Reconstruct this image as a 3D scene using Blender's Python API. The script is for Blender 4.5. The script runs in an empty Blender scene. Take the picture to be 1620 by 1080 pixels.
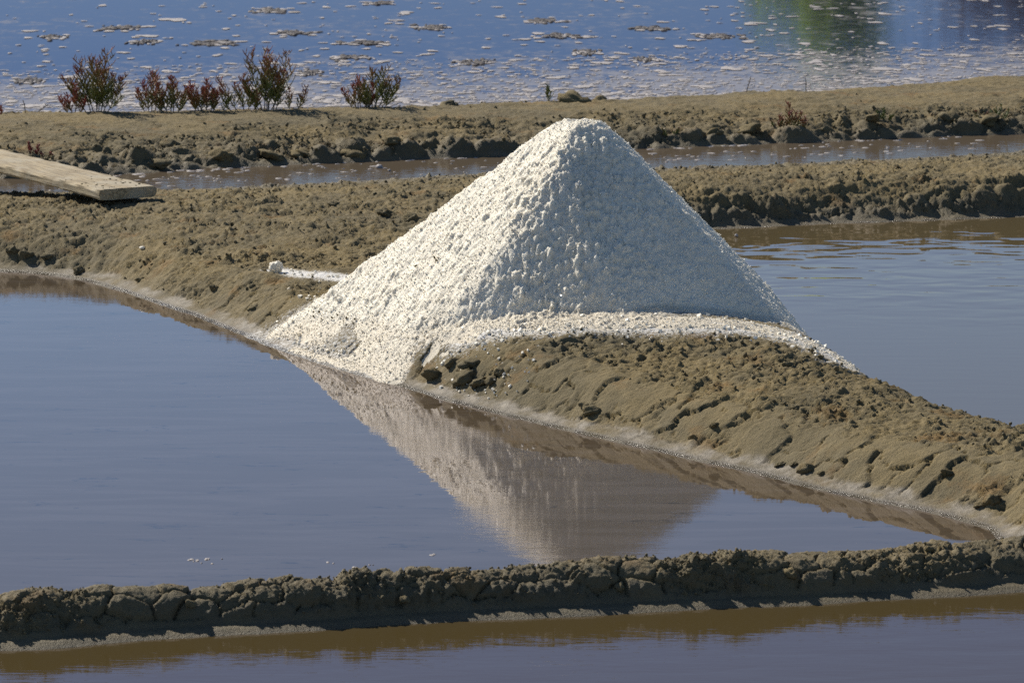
import bpy, math, random
import numpy as np
from mathutils import Vector, Matrix, Euler

# ------------------------------------------------------------------ camera, sky, sun, exposure
SC = bpy.context.scene
COL = SC.collection
CAM_H, PITCH, FPX = 2.5, 9.27, 6150.0          # camera height (m), tilt below horizon (deg), focal length in px of a 1620 px frame

cam_d = bpy.data.cameras.new('camera')
cam = bpy.data.objects.new('camera', cam_d)
COL.objects.link(cam)
cam.location = (0, 0, CAM_H)
cam.rotation_euler = (math.radians(90 - PITCH), 0, 0)
cam_d.sensor_width = 36.0
cam_d.lens = 36.0 * FPX / 1620.0
cam_d.clip_start = 0.1
cam_d.clip_end = 2000
cam_d.dof.use_dof = True
cam_d.dof.focus_distance = 14.2
cam_d.dof.aperture_fstop = 13
SC.camera = cam

SUN_EL, SUN_BACK = 38.0, 46.0                  # elevation; degrees behind straight left
sdir = Vector((-math.cos(math.radians(SUN_BACK)) * math.cos(math.radians(SUN_EL)),
               math.sin(math.radians(SUN_BACK)) * math.cos(math.radians(SUN_EL)),
               math.sin(math.radians(SUN_EL))))
world = bpy.data.worlds.new('World')
SC.world = world
world.use_nodes = True
wn = world.node_tree
wn.nodes.clear()
w_out = wn.nodes.new('ShaderNodeOutputWorld')
w_bg = wn.nodes.new('ShaderNodeBackground')
w_sky = wn.nodes.new('ShaderNodeTexSky')
w_sky.sky_type = 'NISHITA'
w_sky.sun_disc = False
w_sky.sun_elevation = math.radians(SUN_EL)
w_sky.sun_rotation = math.atan2(sdir.x, sdir.y)
w_sky.altitude = 0
w_sky.air_density = 0.85
w_sky.dust_density = 0.1
w_sky.ozone_density = 4.5
w_bg.inputs['Strength'].default_value = 0.08
wn.links.new(w_sky.outputs[0], w_bg.inputs['Color'])
wn.links.new(w_bg.outputs[0], w_out.inputs['Surface'])

sun_d = bpy.data.lights.new('sun', 'SUN')
sun_d.energy = 5.0
sun_d.angle = math.radians(0.5)
sun_d.color = (1.0, 0.93, 0.81)
sun = bpy.data.objects.new('sun', sun_d)
COL.objects.link(sun)
sun.rotation_euler = sdir.to_track_quat('Z', 'Y').to_euler()
sun.location = (-20, 20, 30)

SC.view_settings.view_transform = 'Standard'
SC.view_settings.look = 'None'
SC.view_settings.exposure = 0.28
SC.view_settings.gamma = 1.0
SC.view_settings.use_curve_mapping = False
SC.render.engine = 'CYCLES'
SC.cycles.use_denoising = False
SC.cycles.max_bounces = 6
SC.cycles.sample_clamp_indirect = 4.0
SC.cycles.sample_clamp_direct = 12.0

RNG = np.random.default_rng(7)
random.seed(7)


def gp(px, py, z=0.0):
    """survey point of the photograph -> metres on the plane at height z"""
    v = (540.0 - py) / FPX
    u = (px - 810.0) / FPX
    a = math.radians(PITCH)
    dy = math.cos(a) + v * math.sin(a)
    dz = -math.sin(a) + v * math.cos(a)
    t = (z - CAM_H) / dz
    return (u * t, dy * t)


# ------------------------------------------------------------------ numpy noise
def _hash(ix, iy, seed):
    h = (ix.astype(np.int64) * 374761393 + iy.astype(np.int64) * 668265263 + seed * 1274126177) & 0xFFFFFFFF
    h = ((h ^ (h >> 13)) * 1274126177) & 0xFFFFFFFF
    h = ((h ^ (h >> 16)) * 2246822519) & 0xFFFFFFFF
    return (h ^ (h >> 15)) & 0xFFFFFFFF


def _rnd(ix, iy, seed):
    return _hash(ix, iy, seed) / 4294967295.0


def perlin(x, y, seed=0):
    x0 = np.floor(x); y0 = np.floor(y)
    fx = x - x0; fy = y - y0
    ix = x0.astype(np.int64); iy = y0.astype(np.int64)
    ux = fx * fx * fx * (fx * (fx * 6 - 15) + 10)
    uy = fy * fy * fy * (fy * (fy * 6 - 15) + 10)

    def g(dx, dy):
        a = _rnd(ix + dx, iy + dy, seed) * (2 * math.pi)
        return np.cos(a) * (fx - dx) + np.sin(a) * (fy - dy)
    a = g(0, 0); b = g(1, 0); c = g(0, 1); d = g(1, 1)
    return ((a + (b - a) * ux) * (1 - uy) + (c + (d - c) * ux) * uy) * 1.5


def fbm(x, y, octaves=4, seed=0, gain=0.5):
    s = 0.0; a = 1.0; n = 0.0
    for o in range(octaves):
        s = s + a * perlin(x, y, seed + o * 17)
        n += a; a *= gain
        x = x * 2.03 + 11.3; y = y * 2.03 + 5.7
    return s / n


def lumps(x, y, cell, seed, fill=0.8, rmin=0.35, rmax=0.75):
    """field of half-buried round lumps; returns height in metres"""
    x = x / cell; y = y / cell
    ix = np.floor(x).astype(np.int64); iy = np.floor(y).astype(np.int64)
    out = np.zeros_like(x)
    for dx in (-1, 0, 1):
        for dy in (-1, 0, 1):
            cx = ix + dx; cy = iy + dy
            px = cx + _rnd(cx, cy, seed); py = cy + _rnd(cx, cy, seed + 1)
            r = rmin + (rmax - rmin) * _rnd(cx, cy, seed + 2) ** 1.6
            on = _rnd(cx, cy, seed + 3) < fill
            d2 = ((x - px) ** 2 + (y - py) ** 2) / (r * r)
            h = np.where((d2 < 1) & on, r * np.sqrt(np.clip(1 - d2, 0, 1)), 0)
            out = np.maximum(out, h)
    return out * cell


def cells(x, y, seed):
    """F1, F2 and a random number per cell"""
    ix = np.floor(x).astype(np.int64); iy = np.floor(y).astype(np.int64)
    f1 = np.full_like(x, 9.0); f2 = np.full_like(x, 9.0); cid = np.zeros_like(x)
    for dx in (-1, 0, 1):
        for dy in (-1, 0, 1):
            cx = ix + dx; cy = iy + dy
            px = cx + 0.1 + 0.8 * _rnd(cx, cy, seed); py = cy + 0.1 + 0.8 * _rnd(cx, cy, seed + 1)
            d = np.hypot(x - px, y - py)
            near = d < f1
            f2 = np.where(near, f1, np.minimum(f2, d))
            cid = np.where(near, _rnd(cx, cy, seed + 2), cid)
            f1 = np.where(near, d, f1)
    return f1, f2, cid


def sstep(a, b, x):
    t = np.clip((x - a) / (b - a), 0, 1)
    return t * t * (3 - 2 * t)


def dist_line(x, y, pts):
    d = np.full(x.shape, 1e9)
    for (ax, ay), (bx, by) in zip(pts[:-1], pts[1:]):
        vx, vy = bx - ax, by - ay
        t = np.clip(((x - ax) * vx + (y - ay) * vy) / (vx * vx + vy * vy), 0, 1)
        d = np.minimum(d, (x - ax - t * vx) ** 2 + (y - ay - t * vy) ** 2)
    return np.sqrt(d)


def inside(x, y, poly):
    c = np.zeros(x.shape, bool)
    n = len(poly)
    for i in range(n):
        ax, ay = poly[i]; bx, by = poly[(i + 1) % n]
        if ay == by:
            continue
        c ^= ((ay > y) != (by > y)) & (x < (bx - ax) * (y - ay) / (by - ay) + ax)
    return c


def smooth_line(pts, n=6):
    out = []
    P = [pts[0]] + list(pts) + [pts[-1]]
    for i in range(1, len(P) - 2):
        for k in range(n):
            t = k / n
            q = []
            for a in (0, 1):
                p0, p1, p2, p3 = P[i - 1][a], P[i][a], P[i + 1][a], P[i + 2][a]
                q.append(0.5 * (2 * p1 + (p2 - p0) * t + (2 * p0 - 5 * p1 + 4 * p2 - p3) * t * t + (3 * p1 - p0 - 3 * p2 + p3) * t ** 3))
            out.append(tuple(q))
    out.append(pts[-1])
    return out


# ------------------------------------------------------------------ mesh helpers
def raw_mesh(name, V, F, smooth=True, attrs=None):
    V = np.asarray(V, np.float32); F = np.asarray(F, np.int32)
    me = bpy.data.meshes.new(name)
    k = F.shape[1]
    me.vertices.add(len(V)); me.vertices.foreach_set('co', V.ravel())
    me.loops.add(F.size); me.loops.foreach_set('vertex_index', F.ravel())
    me.polygons.add(len(F))
    me.polygons.foreach_set('loop_start', np.arange(0, F.size, k, dtype=np.int32))
    me.polygons.foreach_set('use_smooth', np.full(len(F), smooth, bool))
    for an, av in (attrs or {}).items():
        a = me.attributes.new(an, 'FLOAT', 'POINT')
        a.data.foreach_set('value', np.asarray(av, np.float32))
    me.update(calc_edges=True)
    return me


def link(name, me, m=None, parent=None, kind=None, label=None, cat=None, group=None, loc=None):
    o = bpy.data.objects.new(name, me)
    COL.objects.link(o)
    if m is not None:
        if len(me.materials) == 0:
            me.materials.append(m)
    if parent is not None:
        o.parent = parent
    if loc is not None:
        o.location = loc
    for k_, v_ in (('kind', kind), ('label', label), ('category', cat), ('group', group)):
        if v_:
            o[k_] = v_
    return o


def empty(name, loc, label, cat, group=None, rz=0.0):
    o = bpy.data.objects.new(name, None)
    COL.objects.link(o)
    o.location = loc
    o.rotation_euler = (0, 0, rz)
    o['label'] = label; o['category'] = cat
    if group:
        o['group'] = group
    return o


def ico(sub=0):
    t = (1 + 5 ** 0.5) / 2
    V = [(-1, t, 0), (1, t, 0), (-1, -t, 0), (1, -t, 0), (0, -1, t), (0, 1, t), (0, -1, -t), (0, 1, -t), (t, 0, -1), (t, 0, 1), (-t, 0, -1), (-t, 0, 1)]
    F = [(0, 11, 5), (0, 5, 1), (0, 1, 7), (0, 7, 10), (0, 10, 11), (1, 5, 9), (5, 11, 4), (11, 10, 2), (10, 7, 6), (7, 1, 8),
         (3, 9, 4), (3, 4, 2), (3, 2, 6), (3, 6, 8), (3, 8, 9), (4, 9, 5), (2, 4, 11), (6, 2, 10), (8, 6, 7), (9, 8, 1)]
    V = [np.array(v) / np.linalg.norm(v) for v in V]
    for _ in range(sub):
        mid = {}; F2 = []
        def m(a, b):
            k = (min(a, b), max(a, b))
            if k not in mid:
                v = V[a] + V[b]; V.append(v / np.linalg.norm(v)); mid[k] = len(V) - 1
            return mid[k]
        for a, b, c in F:
            ab, bc, ca = m(a, b), m(b, c), m(c, a)
            F2 += [(a, ab, ca), (b, bc, ab), (c, ca, bc), (ab, bc, ca)]
        F = F2
    return np.array(V), np.array(F)


def rand_rot(n):
    q = RNG.normal(size=(n, 4)); q /= np.linalg.norm(q, axis=1)[:, None]
    w, x, y, z = q.T
    return np.stack([np.stack([1 - 2 * (y * y + z * z), 2 * (x * y - z * w), 2 * (x * z + y * w)], 1),
                     np.stack([2 * (x * y + z * w), 1 - 2 * (x * x + z * z), 2 * (y * z - x * w)], 1),
                     np.stack([2 * (x * z - y * w), 2 * (y * z + x * w), 1 - 2 * (x * x + y * y)], 1)], 1)


def scatter_mesh(name, P, R, base, jitter=0.25, squash=None, smooth=True, attrs=None):
    """many small lumps joined in one mesh: centres P, radii R"""
    BV, BF = base
    n, k = len(P), len(BV)
    M = rand_rot(n)
    S = RNG.uniform(0.7, 1.25, size=(n, 1, 3))
    L = BV[None] * S * (1 + jitter * RNG.uniform(-1, 1, size=(n, k, 1)))
    L = np.einsum('nij,nkj->nki', M, L)
    if squash is not None:
        L[:, :, 2] *= squash
    V = (P[:, None, :] + L * np.asarray(R)[:, None, None]).reshape(-1, 3)
    F = (BF[None] + (np.arange(n) * k)[:, None, None]).reshape(-1, BF.shape[1])
    at = {a: np.repeat(v, k) for a, v in (attrs or {}).items()}
    return raw_mesh(name, V, F, smooth, at)


OCTA = (np.array([(1, 0, 0), (-1, 0, 0), (0, 1, 0), (0, -1, 0), (0, 0, 1), (0, 0, -1)]) * 1.1,
        np.array([(0, 2, 4), (2, 1, 4), (1, 3, 4), (3, 0, 4), (2, 0, 5), (1, 2, 5), (3, 1, 5), (0, 3, 5)]))
CUBE = (np.array([(-1, -1, -1), (1, -1, -1), (1, 1, -1), (-1, 1, -1), (-1, -1, 1), (1, -1, 1), (1, 1, 1), (-1, 1, 1)]) * 0.75,
        np.array([(0, 3, 2, 1), (4, 5, 6, 7), (0, 1, 5, 4), (1, 2, 6, 5), (2, 3, 7, 6), (3, 0, 4, 7)]))


# ------------------------------------------------------------------ materials
class NT:
    def __init__(self, name):
        self.m = bpy.data.materials.new(name)
        self.m.use_nodes = True
        self.t = self.m.node_tree
        self.t.nodes.clear()
        self.out = self.n('ShaderNodeOutputMaterial')
        self.b = self.n('ShaderNodeBsdfPrincipled')
        self.l(self.b.outputs[0], self.out.inputs['Surface'])
        self.co = self.n('ShaderNodeNewGeometry').outputs['Position']

    def n(self, kind, **kw):
        nd = self.t.nodes.new(kind)
        for k, v in kw.items():
            setattr(nd, k, v)
        return nd

    def l(self, a, b):
        self.t.links.new(a, b)

    def inp(self, sock, v):
        if hasattr(v, 'is_linked') or isinstance(v, bpy.types.NodeSocket):
            self.l(v, sock)
        else:
            sock.default_value = v

    def noise(self, scale, detail=4, rough=0.55, vec=None, distort=0.0):
        nd = self.n('ShaderNodeTexNoise')
        nd.inputs['Scale'].default_value = scale
        nd.inputs['Detail'].default_value = detail
        nd.inputs['Roughness'].default_value = rough
        nd.inputs['Distortion'].default_value = distort
        self.l(vec if vec is not None else self.co, nd.inputs['Vector'])
        return nd.outputs['Fac']

    def scaled(self, sx, sy, sz, rot=0.0):
        mp = self.n('ShaderNodeMapping')
        mp.inputs['Scale'].default_value = (sx, sy, sz)
        mp.inputs['Rotation'].default_value = (0, 0, rot)
        self.l(self.co, mp.inputs['Vector'])
        return mp.outputs[0]

    def ramp(self, fac, a, b, lo=0.0, hi=1.0):
        nd = self.n('ShaderNodeMapRange', interpolation_type='SMOOTHSTEP')
        self.l(fac, nd.inputs['Value'])
        nd.inputs['From Min'].default_value = a; nd.inputs['From Max'].default_value = b
        nd.inputs['To Min'].default_value = lo; nd.inputs['To Max'].default_value = hi
        return nd.outputs['Result']

    def mix(self, fac, a, b):
        nd = self.n('ShaderNodeMix', data_type='RGBA')
        self.inp(nd.inputs[0], fac); self.inp(nd.inputs[6], a if isinstance(a, bpy.types.NodeSocket) else (*a, 1)); self.inp(nd.inputs[7], b if isinstance(b, bpy.types.NodeSocket) else (*b, 1))
        return nd.outputs[2]

    def math(self, op, a, b=0.0):
        nd = self.n('ShaderNodeMath', operation=op)
        self.inp(nd.inputs[0], a); self.inp(nd.inputs[1], b)
        return nd.outputs[0]

    def attr(self, name):
        return self.n('ShaderNodeAttribute', attribute_name=name).outputs['Fac']

    def bump(self, h, dist, strength=1.0, normal=None):
        nd = self.n('ShaderNodeBump')
        nd.inputs['Distance'].default_value = dist
        self.inp(nd.inputs['Strength'], strength)
        self.l(h, nd.inputs['Height'])
        if normal is not None:
            self.l(normal, nd.inputs['Normal'])
        return nd.outputs[0]

    def set(self, **kw):
        for k, v in kw.items():
            k = {'color': 'Base Color', 'rough': 'Roughness', 'ior': 'IOR', 'spec': 'Specular IOR Level', 'normal': 'Normal'}.get(k, k)
            if isinstance(v, tuple) and len(v) == 3:
                v = (*v, 1)
            self.inp(self.b.inputs[k], v)
        return self.m


def mud_material():
    n = NT('marsh_mud')
    big = n.ramp(n.noise(2.3, 3), 0.38, 0.62)
    med = n.ramp(n.noise(14, 4), 0.35, 0.65)
    fine = n.noise(130, 4, 0.6)
    c = n.mix(big, (0.208, 0.154, 0.064), (0.142, 0.113, 0.057))
    c = n.mix(n.math('MULTIPLY', med, 0.6), c, (0.255, 0.193, 0.090))
    c = n.mix(n.ramp(n.noise(0.9, 5, 0.6), 0.45, 0.60, 0.0, 0.55), c, (0.135, 0.112, 0.062))                     # damper ground
    c = n.mix(n.math('MULTIPLY', n.ramp(n.noise(5.1, 4, 0.6), 0.57, 0.70), 0.72), c, (0.20, 0.112, 0.03))       # ochre algae stain
    c = n.mix(n.ramp(fine, 0.3, 0.75, 0.0, 0.35), c, (0.11, 0.088, 0.045))
    crumb = n.attr('crumb')
    c = n.mix(n.math('MULTIPLY', crumb, 0.5), c, (0.120, 0.102, 0.056))
    damp = n.attr('damp')
    c = n.mix(n.math('MULTIPLY', damp, n.ramp(n.noise(7, 4), 0.3, 0.7, 0.5, 0.9)), c, (0.085, 0.070, 0.040))
    wet = n.attr('wet')
    silt = n.mix(n.ramp(n.noise(40, 4), 0.4, 0.6), (0.200, 0.168, 0.122), (0.120, 0.098, 0.066))
    wet = n.math('MULTIPLY', wet, n.ramp(n.noise(6, 4, 0.6), 0.36, 0.60, 0.25, 1.0))
    c = n.mix(wet, c, silt)
    line = n.attr('soak')
    c = n.mix(n.math('MULTIPLY', line, 0.55), c, (0.08, 0.066, 0.046))
    salt = n.attr('salt')
    c = n.mix(n.ramp(n.math('ADD', salt, n.math('MULTIPLY', n.math('SUBTRACT', n.noise(90, 5, 0.7), 0.5), 1.3)), 0.35, 0.75), c, (0.72, 0.70, 0.66))
    rough = n.math('SUBTRACT', 0.9, n.math('MULTIPLY', n.math('MAXIMUM', n.math('MULTIPLY', damp, 0.6), n.math('MAXIMUM', n.math('MULTIPLY', wet, 0.55), n.math('MULTIPLY', line, 1.3))), 0.55))
    h = n.math('ADD', n.math('MULTIPLY', n.noise(95, 5, 0.65), 0.6), n.math('MULTIPLY', n.noise(330, 3, 0.6), 0.4))
    nb = n.bump(h, 0.012, n.math('SUBTRACT', 0.85, n.math('MULTIPLY', n.math('SUBTRACT', wet, n.math('MULTIPLY', line, 1.0)), 0.4)))
    return n.set(color=c, rough=rough, normal=nb, spec=0.35)


def salt_material():
    n = NT('sea_salt')
    c = n.mix(n.ramp(n.noise(6, 4), 0.35, 0.7), (0.90, 0.83, 0.675), (0.86, 0.78, 0.62))
    c = n.mix(n.math('MULTIPLY', n.ramp(n.noise(70, 4, 0.6), 0.5, 0.75), 0.35), c, (0.76, 0.72, 0.63))
    c = n.mix(n.ramp(n.noise(2.6, 5, 0.6), 0.52, 0.68, 0.0, 0.5), c, (0.70, 0.655, 0.545))        # damp, greyer salt
    c = n.mix(n.math('MULTIPLY', n.attr('dirt'), 0.85), c, (0.40, 0.31, 0.19))
    h = n.math('ADD', n.noise(160, 4, 0.7), n.math('MULTIPLY', n.noise(420, 2), 0.5))
    n.b.inputs['Subsurface Weight'].default_value = 0.15
    n.b.inputs['Subsurface Radius'].default_value = (0.03, 0.028, 0.024)
    n.b.inputs['Subsurface Scale'].default_value = 1.0
    return n.set(color=c, rough=0.55, normal=n.bump(h, 0.006, 0.8), spec=0.4)


def grain_material():
    n = NT('salt_crystal')
    t = n.attr('tone')
    c = n.mix(t, (0.83, 0.765, 0.625), (0.91, 0.855, 0.72))
    c = n.mix(n.attr('dirt'), c, (0.45, 0.35, 0.21))
    n.b.inputs['Subsurface Weight'].default_value = 0.15
    n.b.inputs['Subsurface Radius'].default_value = (0.03, 0.028, 0.024)
    n.b.inputs['Subsurface Scale'].default_value = 1.0
    return n.set(color=c, rough=n.ramp(t, 0.93, 1.0, 0.6, 0.15), spec=0.4)


def water_material(name, body, ripple, film=None, k=0.9, tint=(1, 1, 1), skin=None):
    n = NT(name)
    c, rough = body, 0.015
    if film:
        fv = n.scaled(0.9, 5.0, 1, 0.04)
        f = n.ramp(n.noise(1.6, 6, 0.62, fv, 0.6), 0.42, 0.62)
        c = n.mix(n.math('MULTIPLY', f, 0.6), body, film)
        crk = n.n('ShaderNodeTexVoronoi', feature='DISTANCE_TO_EDGE')
        crk.inputs['Scale'].default_value = 2.2
        warp = n.n('ShaderNodeVectorMath', operation='ADD')
        nz = n.n('ShaderNodeTexNoise'); nz.inputs['Scale'].default_value = 2.5; nz.inputs['Detail'].default_value = 4
        n.l(fv, nz.inputs['Vector']); n.l(fv, warp.inputs[0]); n.l(nz.outputs['Color'], warp.inputs[1])
        n.l(warp.outputs[0], crk.inputs['Vector'])
        gap = n.math('MULTIPLY', n.ramp(crk.outputs['Distance'], 0.0, 0.03, 1.0, 0.0), n.ramp(n.noise(2.2, 4, 0.6, fv), 0.5, 0.62))
        c = n.mix(gap, c, tuple(v * 0.35 for v in body))
        rough = n.ramp(f, 0, 1, 0.006, 0.02)
    kf = k
    if skin:                                     # broken salt skin and fine foam, denser towards the near shore
        sv = n.scaled(1.0, 0.55, 1, 0.0)
        sp = n.n('ShaderNodeSeparateXYZ'); n.l(n.co, sp.inputs[0])
        shore = n.ramp(n.math('SUBTRACT', sp.outputs['Y'], n.math('MULTIPLY', sp.outputs['X'], 0.3)), 24.8, 29.5, 0.26, 0.0)
        v = n.math('ADD', n.noise(7.0, 6, 0.72, sv, 0.5), shore)
        v = n.math('ADD', v, n.math('MULTIPLY', n.math('SUBTRACT', n.noise(0.8, 3, 0.5, sv), 0.5), 0.35))
        f = n.ramp(v, 0.50, 0.80, 0.0, 0.75)
        c = n.mix(f, body, skin)
        kf = n.math('MULTIPLY', n.math('SUBTRACT', 1.0, n.math('MULTIPLY', f, 0.75)), k)
    nb = None
    for (sx, sy, scale, detail, dist, rot, mask) in ripple:
        h = n.noise(scale, detail, 0.5, n.scaled(sx, sy, 1, rot), 0.3)
        s = 1.0
        if mask == 'wind':                       # a gust ruffles only the far part of the pond
            sx_ = n.n('ShaderNodeSeparateXYZ'); n.l(n.co, sx_.inputs[0])
            s = n.ramp(n.math('ADD', sx_.outputs['Y'], n.math('MULTIPLY', n.noise(1.1, 2), 1.6)), 16.0, 17.9)
        elif mask:
            s = n.ramp(n.noise(mask[0], 2, 0.5), mask[1], mask[2])
        nb = n.bump(h, dist, s, nb)
    dif = n.n('ShaderNodeBsdfDiffuse'); n.inp(dif.inputs['Color'], c if isinstance(c, bpy.types.NodeSocket) else (*c, 1))
    glo = n.n('ShaderNodeBsdfGlossy'); glo.inputs['Color'].default_value = (*tint, 1); n.inp(glo.inputs['Roughness'], rough)
    fr = n.n('ShaderNodeFresnel'); fr.inputs['IOR'].default_value = 1.40
    if nb is not None:
        n.l(nb, glo.inputs['Normal'])
    mx = n.n('ShaderNodeMixShader')
    n.l(n.math('MULTIPLY', fr.outputs[0], kf), mx.inputs[0]); n.l(dif.outputs[0], mx.inputs[1]); n.l(glo.outputs[0], mx.inputs[2])
    n.l(mx.outputs[0], n.out.inputs['Surface'])
    n.t.nodes.remove(n.b)
    return n.m


def plain(name, c1, c2, scale, rough=0.8, bump=0.0):
    n = NT(name)
    kw = {}
    if bump:
        kw['normal'] = n.bump(n.noise(scale * 3, 5), bump, 0.8)
    return n.set(color=n.mix(n.ramp(n.noise(scale, 4), 0.35, 0.65), c1, c2), rough=rough, **kw)


MUD = mud_material()
SALT = salt_material()
GRAIN = grain_material()
W_LEFT = water_material('still_brine', (0.086, 0.064, 0.040), [(1.0, 3.0, 3.0, 3, 0.0003, 0.03, None), (1.5, 9.0, 9.0, 3, 0.0002, 0.02, (0.8, 0.45, 0.6))], (0.112, 0.088, 0.066), 0.98, (0.95, 0.92, 0.96))
W_RIGHT = water_material('rippled_brine', (0.100, 0.076, 0.036), [(1.0, 1.5, 4.0, 1, 0.0075, -0.05, 'wind'), (1.0, 4.0, 3.0, 3, 0.0006, 0.05, None)], None, 0.92, (1.0, 0.94, 0.96))
W_FRONT = water_material('front_brine', (0.072, 0.052, 0.020), [(1.0, 2.0, 3.4, 2, 0.0022, -0.06, None), (1.5, 8.0, 8.0, 2, 0.0005, 0.0, None)], None, 0.95, (0.80, 0.81, 1.0))
W_FAR = water_material('wind_ruffled_brine', (0.022, 0.026, 0.036), [(1.0, 2.0, 9.0, 3, 0.0009, 0.1, None), (1.0, 2.0, 30.0, 2, 0.00008, -0.1, None)], None, 0.58, (0.60, 0.66, 0.95), skin=(0.30, 0.285, 0.28))
W_CHANNEL = water_material('ditch_brine', (0.090, 0.070, 0.048), [(1.0, 2.5, 10.0, 3, 0.002, 0.0, None)], None, 0.5)
FOAM = plain('dried_foam', (0.40, 0.365, 0.345), (0.29, 0.262, 0.25), 60, 0.7, 0.004)
SCUM = plain('dark_scum', (0.04, 0.033, 0.032), (0.075, 0.060, 0.055), 40, 0.75, 0.01)

# ------------------------------------------------------------------ layout of the marsh (metres, water at z = 0)
left_shore = smooth_line([(-6.2, 18.1)] + [gp(*p) for p in ((-160, 424), (0, 430), (60, 434), (120, 442), (180, 457), (240, 478), (300, 498), (360, 521), (420, 546), (470, 564), (540, 586),
             (620, 608), (700, 632), (800, 658), (900, 682), (1000, 705), (1100, 728), (1200, 750), (1300, 776), (1400, 797), (1500, 818), (1560, 838), (1620, 866))] + [(2.15, 10.9), (2.9, 10.1)], 3)
right_shore = smooth_line([(3.9, 10.6), (2.9, 11.55), (2.37, 12.05), (1.85, 12.85), (1.47, 13.5), (1.36, 14.1), (1.27, 14.7), (1.10, 15.3), (0.97, 16.0), (0.86, 17.0), (0.80, 17.9)]
             + [gp(*p) for p in ((1060, 368), (1130, 363), (1220, 359), (1320, 354), (1450, 350), (1620, 344), (1800, 340))] + [(6.2, 19.5)], 3)
ditch_near = smooth_line([(6.4, 22.9)] + [gp(*p) for p in ((1800, 232), (1620, 240), (1400, 252), (1200, 261), (1000, 269), (740, 276), (500, 290), (250, 301), (0, 305), (-160, 307))] + [(-6.4, 20.1)], 3)
ditch_far = smooth_line([(-6.6, 20.75)] + [gp(*p) for p in ((-160, 287), (0, 284), (120, 281), (200, 277), (300, 270), (400, 265), (560, 258), (740, 250), (1000, 238), (1150, 231), (1300, 226), (1450, 219), (1620, 213), (1800, 207))] + [(6.6, 23.5)], 3)
far_shore = smooth_line([(7.0, 26.4), (3.3, 25.15), (1.9, 24.5), (0.0, 23.75), (-3.0, 23.15), (-7.0, 22.9)], 4)
near_front = smooth_line([(-3.6, 9.75)] + [gp(*p) for p in ((-200, 1042), (0, 1030), (250, 1011), (450, 1000), (600, 990), (900, 973), (1200, 961), (1400, 950), (1620, 936), (1800, 925))] + [(3.6, 11.6)], 3)
near_back = smooth_line([(3.6, 12.05), (2.1, 11.42), (1.43, 11.30), (0.6, 11.08), (0.0, 10.92), (-0.7, 10.75), (-1.4, 10.60), (-2.0, 10.5), (-3.6, 10.2)], 3)
mid_poly = left_shore + right_shore + ditch_near
back_poly = ditch_far + far_shore
near_poly = near_front + near_back


def grid_mask(xs, ys, keep_fn):
    X, Y = np.meshgrid(xs, ys)
    keep = keep_fn(X, Y)
    q = keep[:-1, :-1] & keep[1:, :-1] & keep[:-1, 1:] & keep[1:, 1:]
    idx = -np.ones(X.shape, np.int64)
    used = np.zeros(X.shape, bool)
    used[:-1, :-1] |= q; used[1:, :-1] |= q; used[:-1, 1:] |= q; used[1:, 1:] |= q
    idx[used] = np.arange(used.sum())
    F = np.stack([idx[:-1, :-1][q], idx[:-1, 1:][q], idx[1:, 1:][q], idx[1:, :-1][q]], 1)
    return X[used], Y[used], F


def displaced(x, y, base_fn, disp):
    e = 0.004
    z = base_fn(x, y)
    gx = (base_fn(x + e, y) - base_fn(x - e, y)) / (2 * e)
    gy = (base_fn(x, y + e) - base_fn(x, y - e)) / (2 * e)
    L = np.sqrt(1 + gx * gx + gy * gy)
    return np.stack([x - gx / L * disp, y - gy / L * disp, z + disp / L], 1)


# --- middle bank with the branch that carries the salt heap
def mid_s(x, y):
    ins = np.where(inside(x, y, mid_poly), 1.0, -1.0)
    wob = 0.018 * fbm(x * 3.1, y * 3.1, 3, 5) + 0.006 * perlin(x * 14, y * 14, 9)
    sl = dist_line(x, y, left_shore); sr = dist_line(x, y, right_shore); sb = dist_line(x, y, ditch_near)
    mn = np.minimum(np.minimum(sl, sr), sb)
    sg = lambda q: np.where((q <= mn) & (ins < 0), -q, q) + wob
    return ins, sg(sl), sg(sr), sg(sb)


PF = ([-0.6, -0.05, 0, 0.04, 0.09, 0.2, 0.3, 0.55, 0.9, 1.5], [-0.25, -0.02, 0, 0.012, 0.032, 0.112, 0.146, 0.188, 0.205, 0.21])
PS = ([-0.6, -0.05, 0, 0.05, 0.12, 0.22, 0.34, 0.6, 1.0, 1.5], [-0.25, -0.02, 0, 0.012, 0.065, 0.135, 0.168, 0.195, 0.205, 0.21])


def mid_base(x, y, parts=None):
    ins, sl, sr, sb = parts if parts is not None else mid_s(x, y)
    und = 1 + 0.16 * fbm(x * 1.7, y * 1.7, 2, 31)
    zf = np.interp(sl, *PF) * und
    zr = np.interp(sr, *PS) * und
    zb = np.where(sb > 0, 0.105 * sb, 0.4 * sb)
    k = 0.02
    a = -k * np.log(np.exp(-zf / k) + np.exp(-zr / k) + np.exp(-zb / k))
    dome = 0.085 * np.exp(-(((x - 0.35) / 0.75) ** 2 + ((y - 14.5) / 0.65) ** 2)) + 0.055 * np.exp(-(((x - 1.2) / 0.45) ** 2 + ((y - 13.7) / 0.7) ** 2))
    dome = dome * np.clip(a / 0.16, 0, 1)
    return a + dome


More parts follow.
